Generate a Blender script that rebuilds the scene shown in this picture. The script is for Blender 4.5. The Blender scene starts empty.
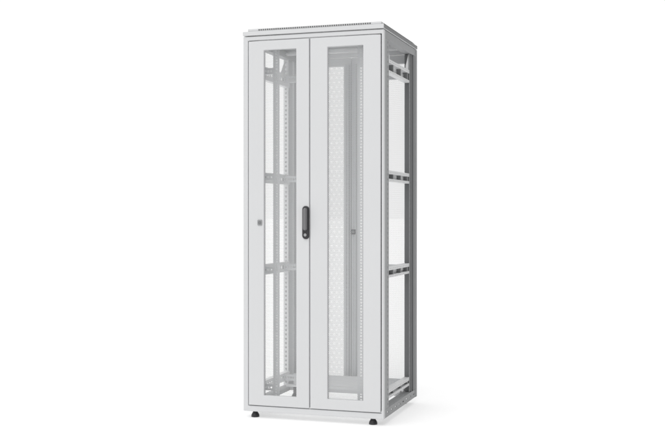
import bpy, bmesh, math
from mathutils import Vector
scene=bpy.context.scene
ZO=0.035
W,D,H=0.7635,0.723,2.0

# ---------------- materials ----------------
def paint(name,col,rough=0.42,var=0.03,bump=0.04,metal=0.0,scale=900):
    m=bpy.data.materials.new(name); m.use_nodes=True
    nt=m.node_tree; b=nt.nodes['Principled BSDF']
    tc=nt.nodes.new('ShaderNodeTexCoord')
    n=nt.nodes.new('ShaderNodeTexNoise'); n.inputs['Scale'].default_value=3.0; n.inputs['Detail'].default_value=4
    r=nt.nodes.new('ShaderNodeMapRange'); r.inputs['To Min'].default_value=1-var; r.inputs['To Max'].default_value=1+var
    mx=nt.nodes.new('ShaderNodeVectorMath'); mx.operation='SCALE'; mx.inputs[0].default_value=col
    nt.links.new(tc.outputs['Object'],n.inputs['Vector']); nt.links.new(n.outputs['Fac'],r.inputs['Value'])
    nt.links.new(r.outputs['Result'],mx.inputs['Scale']); nt.links.new(mx.outputs['Vector'],b.inputs['Base Color'])
    n2=nt.nodes.new('ShaderNodeTexNoise'); n2.inputs['Scale'].default_value=scale
    bp=nt.nodes.new('ShaderNodeBump'); bp.inputs['Strength'].default_value=bump; bp.inputs['Distance'].default_value=0.001
    nt.links.new(tc.outputs['Object'],n2.inputs['Vector']); nt.links.new(n2.outputs['Fac'],bp.inputs['Height']); nt.links.new(bp.outputs['Normal'],b.inputs['Normal'])
    b.inputs['Roughness'].default_value=rough; b.inputs['Metallic'].default_value=metal
    return m
GREY=paint('light_grey_powder_coat',(0.625,0.63,0.637),var=0.015)
INNER=paint('inner_light_grey',(0.72,0.725,0.73))
MGREY=paint('frame_grey',(0.32,0.325,0.33),rough=0.5)
DGREY=paint('mid_grey',(0.19,0.193,0.197),rough=0.5)  # on right rear post and roof side this darker grey carries side shade
ZINC=paint('zinc_plated_steel',(0.68,0.69,0.70),rough=0.38,metal=0.25)
BLACK=paint('black_plastic',(0.022,0.022,0.025),rough=0.35)
CHAR=paint('charcoal_plastic',(0.16,0.16,0.165),rough=0.25)
SLOT=paint('dark_vent_slot',(0.13,0.13,0.13),rough=0.8)

def mesh_mat(name,col,p=0.009,rr=0.455):
    m=paint(name,col,rough=0.45); nt=m.node_tree
    b=nt.nodes['Principled BSDF']; out=nt.nodes['Material Output']
    N=nt.nodes.new; L=nt.links.new
    tc=N('ShaderNodeTexCoord'); s=N('ShaderNodeSeparateXYZ'); L(tc.outputs['Object'],s.inputs[0])
    def M(op,a,b_=None):
        k=N('ShaderNodeMath'); k.operation=op
        for i,v in enumerate((a,b_)):
            if v is None: continue
            if isinstance(v,(int,float)): k.inputs[i].default_value=v
            else: L(v,k.inputs[i])
        return k.outputs[0]
    def cell(ox,oz):
        x=M('SUBTRACT',M('FRACT',M('ADD',M('DIVIDE',s.outputs['X'],p),ox+100)),0.5)
        z=M('MULTIPLY',M('SUBTRACT',M('FRACT',M('ADD',M('DIVIDE',s.outputs['Z'],p*1.732),oz+100)),0.5),1.732)
        return M('SQRT',M('ADD',M('MULTIPLY',x,x),M('MULTIPLY',z,z)))
    d=M('MINIMUM',cell(0,0),cell(.5,.5))
    hole=M('LESS_THAN',d,rr)
    t=N('ShaderNodeBsdfTransparent'); mx=N('ShaderNodeMixShader')
    L(hole,mx.inputs[0]); L(b.outputs[0],mx.inputs[1]); L(t.outputs[0],mx.inputs[2]); L(mx.outputs[0],out.inputs['Surface'])
    return m
MESH=mesh_mat('perforated_steel_sheet',(0.50,0.505,0.51),0.0068,0.415)
MESHR=mesh_mat('perforated_steel_sheet_rear',(0.56,0.565,0.57),0.0062,0.44)

# ---------------- geometry helpers ----------------
class B:
    def __init__(s): s.bm=bmesh.new()
    def box(s,x0,x1,y0,y1,z0,z1,mi=0):
        v=[s.bm.verts.new((x,y,z+ZO)) for x in (x0,x1) for y in (y0,y1) for z in (z0,z1)]
        for q in ((0,1,3,2),(4,6,7,5),(0,4,5,1),(2,3,7,6),(0,2,6,4),(1,5,7,3)):
            f=s.bm.faces.new([v[i] for i in q]); f.material_index=mi
    def ring(s,x0,x1,z0,z1,a0,a1,b0,b1,y0,y1,mi=0):
        o=[(x0,z0),(x1,z0),(x1,z1),(x0,z1)]; i=[(a0,b0),(a1,b0),(a1,b1),(a0,b1)]
        V=[[s.bm.verts.new((x,y,z+ZO)) for x,z in r] for r,y in ((o,y0),(i,y0),(o,y1),(i,y1))]
        for k in range(4):
            n=(k+1)%4
            for q in ((V[0][k],V[0][n],V[1][n],V[1][k]),(V[2][n],V[2][k],V[3][k],V[3][n]),
                      (V[0][n],V[0][k],V[2][k],V[2][n]),(V[1][k],V[1][n],V[3][n],V[3][k])):
                s.bm.faces.new(q).material_index=mi
    def prism(s,x0,x1,pts):
        a=[s.bm.verts.new((x0,y,z+ZO)) for y,z in pts]; c=[s.bm.verts.new((x1,y,z+ZO)) for y,z in pts]
        n=len(pts); s.bm.faces.new(a); s.bm.faces.new(c)
        for k in range(n): s.bm.faces.new((a[k],a[(k+1)%n],c[(k+1)%n],c[k]))
    def cyl(s,cx,cy,z0,z1,r0,r1=None,n=28,axis='Z',mi=0):
        r1=r1 if r1 is not None else r0
        rings=[]
        for h,r in ((z0,r0),(z1,r1)):
            rr=[]
            for k in range(n):
                a=2*math.pi*k/n; p=(cx+r*math.cos(a),cy+r*math.sin(a))
                rr.append(s.bm.verts.new((p[0],p[1],h+ZO) if axis=='Z' else (p[0],h,p[1]+ZO)))
            rings.append(rr)
        for k in range(n):
            m=(k+1)%n; s.bm.faces.new((rings[0][k],rings[0][m],rings[1][m],rings[1][k])).material_index=mi
        s.bm.faces.new(rings[0]).material_index=mi; s.bm.faces.new(rings[1]).material_index=mi
    def capsule(s,cx,z0,z1,w,y0,y1,r=None,taper=1.0,n=8,mi=0):
        r=r or w/2*0.98; L=[]
        for (sx,zc,a0) in ((1,z1-r,0),(-1,z1-r,90),(-1,z0+r,180),(1,z0+r,270)):
            for k in range(n+1):
                a=math.radians(a0+90*k/n)
                L.append((sx*(w/2-r)+r*math.cos(a),zc+r*math.sin(a)))
        zc=(z0+z1)/2
        rg=[[s.bm.verts.new((cx+x*t,y,zc+(z-zc)*(1-(1-t)*w/(z1-z0))+ZO)) for x,z in L] for y,t in ((y1,1),(y0,taper))]
        N=len(L)
        for k in range(N):
            m=(k+1)%N; s.bm.faces.new((rg[0][k],rg[0][m],rg[1][m],rg[1][k])).material_index=mi
        s.bm.faces.new(rg[0]).material_index=mi; s.bm.faces.new(rg[1]).material_index=mi
    def strip(s,u0,u1,t0,t1,z0,z1,hw,hh,pitch,plane='XZ'):
        uc=(u0+u1)/2
        f=(lambda a,b,c,d: s.box(a,b,t0,t1,c,d)) if plane=='XZ' else (lambda a,b,c,d: s.box(t0,t1,a,b,c,d))
        f(u0,uc-hw/2,z0,z1); f(uc+hw/2,u1,z0,z1)
        z=z0; n=int((z1-z0)/pitch)
        for k in range(n):
            f(uc-hw/2,uc+hw/2,z,z+pitch-hh); z+=pitch
        if z<z1-1e-5: f(uc-hw/2,uc+hw/2,z,z1)
    def railY(s,x0,x1,y0,y1,z0,z1,hl,hh,pitch):
        zc=(z0+z1)/2
        s.box(x0,x1,y0,y1,z0,zc-hh/2); s.box(x0,x1,y0,y1,zc+hh/2,z1)
        y=y0
        while y+pitch<=y1+1e-6:
            s.box(x0,x1,y,y+pitch-hl,zc-hh/2,zc+hh/2); y+=pitch
        if y<y1-1e-5: s.box(x0,x1,y,y1,zc-hh/2,zc+hh/2)
    def done(s,name,mats,parent,bevel=0.0,smooth=False):
        bmesh.ops.recalc_face_normals(s.bm,faces=s.bm.faces)
        me=bpy.data.meshes.new(name); s.bm.to_mesh(me); s.bm.free()
        for m in (mats if isinstance(mats,list) else [mats]): me.materials.append(m)
        o=bpy.data.objects.new(name,me); scene.collection.objects.link(o); o.parent=parent
        if bevel:
            b=o.modifiers.new('bevel','BEVEL'); b.width=bevel; b.segments=2; b.limit_method='ANGLE'; b.angle_limit=math.radians(40)
        if smooth:
            for p in me.polygons: p.use_smooth=len(p.vertices)<5
        return o

cab=bpy.data.objects.new('server_cabinet',None); scene.collection.objects.link(cab)
cab['label']='tall light grey server cabinet with double perforated doors and open sides'
cab['category']='server cabinet'

# door surrounds
DT=1.942; DB=0.034
b=B(); b.ring(-0.002,W+0.001,0,1.968,0.0255,W-0.0105,DB-0.0045,DT+0.0045,0.005,0.030)
b.done('door_surround',GREY,cab,0.003)
b=B(); b.ring(0,W-0.0005,0,1.968,0.022,W-0.022,DB-0.003,DT+0.003,D-0.036,D-0.004)
b.done('rear_door_surround',INNER,cab,0.002)

# corner posts
def post(x0,x1,side,y0,y1,mat,solid):
    b=B()
    xa,xb=(x1-0.004,x1) if side>0 else (x0,x0+0.004)
    if y0<0.3:
        b.box(x0,x1,y0,y0+solid,0.045,1.93)
        b.strip(y0+solid,y1,xa,xb,0.045,1.93,0.008,0.012,0.025,'YZ')
    else:
        b.box(x0,x1,y1-solid,y1,0.045,1.93)
        b.strip(y0,y1-solid,xa,xb,0.045,1.93,0.006,0.010,0.025,'YZ')
    ly=y1 if y0<0.3 else y0-0.004
    xa,xb=(x1-0.030,x1) if side>0 else (x0,x0+0.030)
    b.strip(xa,xb,ly,ly+0.004,0.045,1.93,0.010,0.012,0.025,'XZ')
    return b.done('corner_post',mat,cab,0.0)
post(W-0.045,W-0.001,1,0.0305,0.105,MGREY,0.040)  # darker grey than the left post: right-side shade put into the colour
post(0.003,0.045,-1,0.0305,0.105,INNER,0.03)
# rear post of the open side: stepped solid profile, side shade put into its darker grey
b=B()
b.box(W-0.045,W+0.0005,0.640,D-0.0365,0.045,1.93)
b.box(W-0.045,W-0.010,0.612,0.6395,0.045,1.93)
b.box(W-0.040,W-0.002,0.600,0.6115,0.045,1.93)
p=b.done('corner_post',DGREY,cab,0.0035)
p['label']='solid rear corner post, grey darkened for side shade'
b=B(); b.strip(0.585,0.5995,W-0.012,W-0.009,0.045,1.93,0.005,0.010,0.025,'YZ'); b.done('slotted_flange',MGREY,p)
post(0.001,0.035,-1,0.60,D-0.037,INNER,0.03)
b=B(); b.box(W,W+0.0015,D-0.0362,D-0.001,0.0,1.968); b.done('rear_edge_shade_strip',MGREY,cab)  # thin darker sheet on the right edge, painted in as shade

# base frame
b=B()
b.railY(W-0.005,W-0.001,0.0305,D-0.037,0.0,0.044,0.03,0.008,0.08)
b.railY(0.002,0.006,0.037,D-0.037,0.0,0.044,0.03,0.008,0.08)
b.box(W-0.05,W-0.0055,0.037,D-0.037,0.040,0.044)
b.box(0.0065,0.05,0.037,D-0.037,0.040,0.044)
b.box(0.051,W-0.051,0.037,0.09,0.036,0.044)
b.box(0.051,W-0.051,D-0.09,D-0.037,0.036,0.044)
b.done('base_frame',MGREY,cab)
# upright rear plinth panel seen low inside
b=B(); b.box(0.051,W-0.051,D-0.100,D-0.0905,0.036,0.110); b.done('plinth_panel',INNER,cab,0.001)
for xa,xb in ((W-0.045,W-0.001),(0.003,0.045)):
    b=B(); b.box(xa,xb,0.0305,D-0.037,1.9305,1.9685); b.done('top_side_beam',MGREY,cab,0.002)

# roof
b=B(); b.box(-0.003,W+0.002,-0.001,D,1.972,1.994)
roof=b.done('roof',GREY,cab,0.003)
b=B(); b.box(0.024,W-0.012,0.006,D-0.012,1.9945,2.008)
rc=b.done('raised_cover',GREY,roof,0.0025)
b=B(); n=52
for k in range(n):
    x=0.085+k*(0.615/n); b.box(x,x+0.0068,0.004,0.0058,1.9978,2.0042)
b.done('vent_slot_strip',SLOT,rc)
b=B()
for k in range(40):
    y=0.05+k*0.0155; b.box(W-0.0118,W-0.0102,y,y+0.009,1.9975,2.0045)
b.done('side_vent_slot_strip',SLOT,rc)
b=B(); b.box(W+0.0022,W+0.0030,0.004,D-0.002,1.974,1.992)
b.done('side_shade_trim',DGREY,roof)  # dark sheet on the roof's right side only, shade put into its colour

# doors
def door(x0,x1,a0,a1,b0,b1,y0,y1,name,mat,mmat,lab=None):
    b=B(); b.ring(x0,x1,DB,DT,a0,a1,b0,b1,y0,y1)
    d=b.done(name,mat,cab,0.0035)
    if lab: d['label']=lab
    ym=(y0+y1)/2+ (0.004 if y0<0.3 else -0.004)
    b=B()
    vs=[b.bm.verts.new((x,ym,z+ZO)) for x,z in ((a0+.0005,b0+.0005),(a1-.0005,b0+.0005),(a1-.0005,b1-.0005),(a0+.0005,b1-.0005))]
    b.bm.faces.new(vs); b.done('perforated_panel',mmat,d)
    return d
fl=door(0.030,0.367,0.117,0.296,0.088,1.893,0.0,0.024,'front_door',GREY,MESH,'narrow perforated door carrying the black swing handle')
fr=door(0.372,W-0.015,0.467,0.657,0.088,1.893,0.0,0.024,'front_door',GREY,MESH)
rl=door(0.025,0.380,0.050,0.334,0.088,1.893,D-0.024,D,'rear_door',INNER,MESHR)
rr=door(0.384,W-0.025,0.424,W-0.055,0.088,1.893,D-0.024,D,'rear_door',INNER,MESHR)
for par,(xa,xb) in ((rl,(0.346,0.370)),(rr,(0.392,0.412))):
    b=B(); b.strip(xa,xb,D-0.042,D-0.039,0.07,1.90,0.006,0.012,0.025,'XZ')
    b.box(xa,xa+0.002,D-0.0388,D-0.0245,0.07,1.90); b.box(xb-0.002,xb,D-0.0388,D-0.0245,0.07,1.90)
    b.done('door_stiffener',ZINC,par)

# swing handle
hx=0.3495
b=B(); b.capsule(hx,0.907,1.079,0.040,-0.008,-0.0005,r=0.0185,taper=0.86)
h=b.done('swing_handle',BLACK,fl,0.0015,True)
b=B(); b.capsule(hx,0.950,1.070,0.025,-0.026,-0.0085,r=0.0118,taper=0.62)
b.done('lever',CHAR,h,0.003,True)
b=B(); b.cyl(hx,0.929,-0.013,-0.0085,0.008,axis='Y')
b.done('lock_cylinder',MGREY,h,0.0008,True)
def qlock(x,z,y0,y1,par,mat):
    b=B(); b.capsule(x,z-0.015,z+0.015,0.026,min(y0,y1),max(y0,y1),r=0.004,taper=0.95 if y0<0.3 else 1)
    o=b.done('lock',mat,par,0.0006)
    b=B(); yy=min(y0,y1)
    b.cyl(x,z,yy-0.003,yy-0.0003,0.0085,axis='Y'); b.done('keyhole',DGREY,o)
qlock(0.094,0.992,-0.004,-0.0005,fl,MGREY)
qlock(0.400,0.935,D-0.052,D-0.0425,rr,BLACK)

# side rails
for z,hh in ((1.803,0.070),(1.235,0.056),(0.735,0.056),(0.105,0.046)):
    for s in (1,-1):
        def bx(a,c,*r):
            if s>0: bb.box(W-c,W-a,*r)
            else: bb.box(a,c,*r)
        bb=B()
        Y0,Y1=0.110,0.584 if s>0 else 0.594
        X=(W-0.040,W-0.037) if s>0 else (0.037,0.040)
        bb.railY(X[0],X[1],Y0,Y1,z-hh/2,z+hh/2,0.016,0.018,0.03)
        xo=(W-0.013,W-0.010) if s>0 else (0.010,0.013)
        for j,(zz0,zz1) in enumerate(((z+hh/2-0.018,z+hh/2),(z-hh/2,z-hh/2+0.013))):
            bb.railY(xo[0],xo[1],Y0,Y1,zz0,zz1,0.008,0.005,0.035)
            bx(0.0132,0.0368,Y0,Y1,zz1-0.003,zz1)
            bx(0.0132,0.0368,Y0,Y1,zz0,zz0+0.003)
        bb.done('side_rail',INNER,cab)
        for y in (0.112,0.240,0.400,0.545):
            bb=B(); bx(0.0135,0.0360,y,y+(0.028 if y in (0.112,0.545) else 0.012),z-hh/2+0.0135,z+hh/2-0.0185); bb.done('rail_clamp',DGREY,cab)
        for y in (0.150,0.500):
            b=B()
            xa,xb=(0.632,X[0]-0.0005) if s>0 else (X[1]+0.0005,0.120)
            if s<0: za,zb=z-0.016,z+0.018
            else: za,zb=z-hh/2+0.012,z+hh/2-0.004
            zc=(za+zb)/2; b.box(xa,xb,y,y+0.003,za,zc-0.006); b.box(xa,xb,y,y+0.003,zc+0.006,zb)
            k=(xb-xa)/5
            for i in range(5): b.box(xa+i*k,xa+i*k+k*0.35,y,y+0.003,zc-0.006,zc+0.006)
            b.box(xb-k*0.3,xb,y,y+0.003,zc-0.006,zc+0.006)
            b.box(xa,xb,y+0.0032,y+0.028,za,za+0.003)
            b.done('rail_bracket',ZINC,cab)
for s in (1,-1):
    xa,xb=(W-0.016,W-0.0135) if s>0 else (0.0135,0.016)
    for ya,yb in ((0.111,0.170),(0.583,0.520)):
        b=B(); b.prism(xa,xb,[(ya,1.8385),(yb,1.8385),(yb,1.853),(ya,1.928)]); b.done('gusset_plate',INNER,cab)

# mounting rails
for (xa,xb,web) in ((0.122,0.158,0.122),(0.592,0.630,0.630)):
    for y in (0.120,0.535):
        b=B()
        b.strip(xa,xb,y,y+0.002,0.06,1.93,0.010,0.009,0.0158,'XZ')
        x0=web if web<0.3 else web-0.002
        y2,y3=(y+0.0022,y+0.050) if y<0.3 else (y-0.050,y-0.0002)
        b.strip(y2,y3,x0,x0+0.002,0.06,1.93,0.012,0.016,0.04,'YZ')
        b.done('mounting_rail',ZINC,cab)
for y in (0.112,0.515):
    for z in (1.945,0.050):
        b=B(); b.box(0.046,W-0.046,y,y+0.035,z,z+0.012); b.done('cross_member',INNER,cab,0.001)

# feet
for x in (0.050,W-0.066):
    for y in (0.045,D-0.06):
        b=B(); b.cyl(x,y,-0.035,-0.022,0.022,0.021); b.cyl(x,y,-0.022,-0.012,0.020,0.015); b.cyl(x,y,-0.012,0.036,0.013)
        b.done('levelling_foot',BLACK,cab,0.001,True)

# floor
me=bpy.data.meshes.new('floor'); S=300
me.from_pydata([(-S,-S,0),(S,-S,0),(S,S,0),(-S,S,0)],[],[(0,1,2,3)])
fl_=bpy.data.objects.new('floor',me); scene.collection.objects.link(fl_); fl_['kind']='structure'; fl_['label']='seamless white studio floor, given a glow'
m=paint('glowing_studio_floor',(0.58,0.58,0.58),rough=0.8,var=0.0,bump=0.0)
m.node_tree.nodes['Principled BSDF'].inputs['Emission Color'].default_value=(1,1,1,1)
m.node_tree.nodes['Principled BSDF'].inputs['Emission Strength'].default_value=0.46  # added glow, lifts the floor to white and weakens the cabinet's shadow
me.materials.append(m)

# world
w=bpy.data.worlds.new('World'); scene.world=w; w.use_nodes=True
nt=w.node_tree; bg=nt.nodes['Background']; bg.inputs['Color'].default_value=(1,1,1,1)
tc=nt.nodes.new('ShaderNodeTexCoord'); sp=nt.nodes.new('ShaderNodeSeparateXYZ')
nt.links.new(tc.outputs['Generated'],sp.inputs[0])
def MR(src,a,b_,c,d):
    k=nt.nodes.new('ShaderNodeMapRange'); k.interpolation_type='SMOOTHSTEP'
    for n_,v in zip(('From Min','From Max','To Min','To Max'),(a,b_,c,d)): k.inputs[n_].default_value=v
    nt.links.new(src,k.inputs['Value']); return k.outputs[0]
mu=nt.nodes.new('ShaderNodeMath'); mu.operation='MULTIPLY'
nt.links.new(MR(sp.outputs['X'],0.25,0.75,1.0,0.08),mu.inputs[0])
nt.links.new(MR(sp.outputs['Y'],-0.6,0.1,0.85,1.0),mu.inputs[1])
m2=nt.nodes.new('ShaderNodeMath'); m2.operation='MULTIPLY'; m2.inputs[1].default_value=1.03
nt.links.new(mu.outputs[0],m2.inputs[0]); nt.links.new(m2.outputs[0],bg.inputs['Strength'])

sun=bpy.data.lights.new('studio_key','SUN'); sun.energy=1.2; sun.angle=math.radians(50)
so=bpy.data.objects.new('studio_key',sun); scene.collection.objects.link(so)
so.rotation_euler=Vector((0.12,0.75,-1)).to_track_quat('-Z','Y').to_euler()

cam=bpy.data.cameras.new('camera'); co=bpy.data.objects.new('camera',cam); scene.collection.objects.link(co)
yaw,pit=-0.3146,-0.0057
co.location=(2.1375,-5.0509,1.0289+ZO)
co.rotation_euler=(math.pi/2+pit,0,-yaw)
cam.sensor_width=36; cam.lens=1038.5/665*36; cam.clip_end=1000
scene.camera=co
scene.view_settings.view_transform='Standard'; scene.view_settings.look='None'; scene.view_settings.exposure=0
scene.cycles.transparent_max_bounces=16
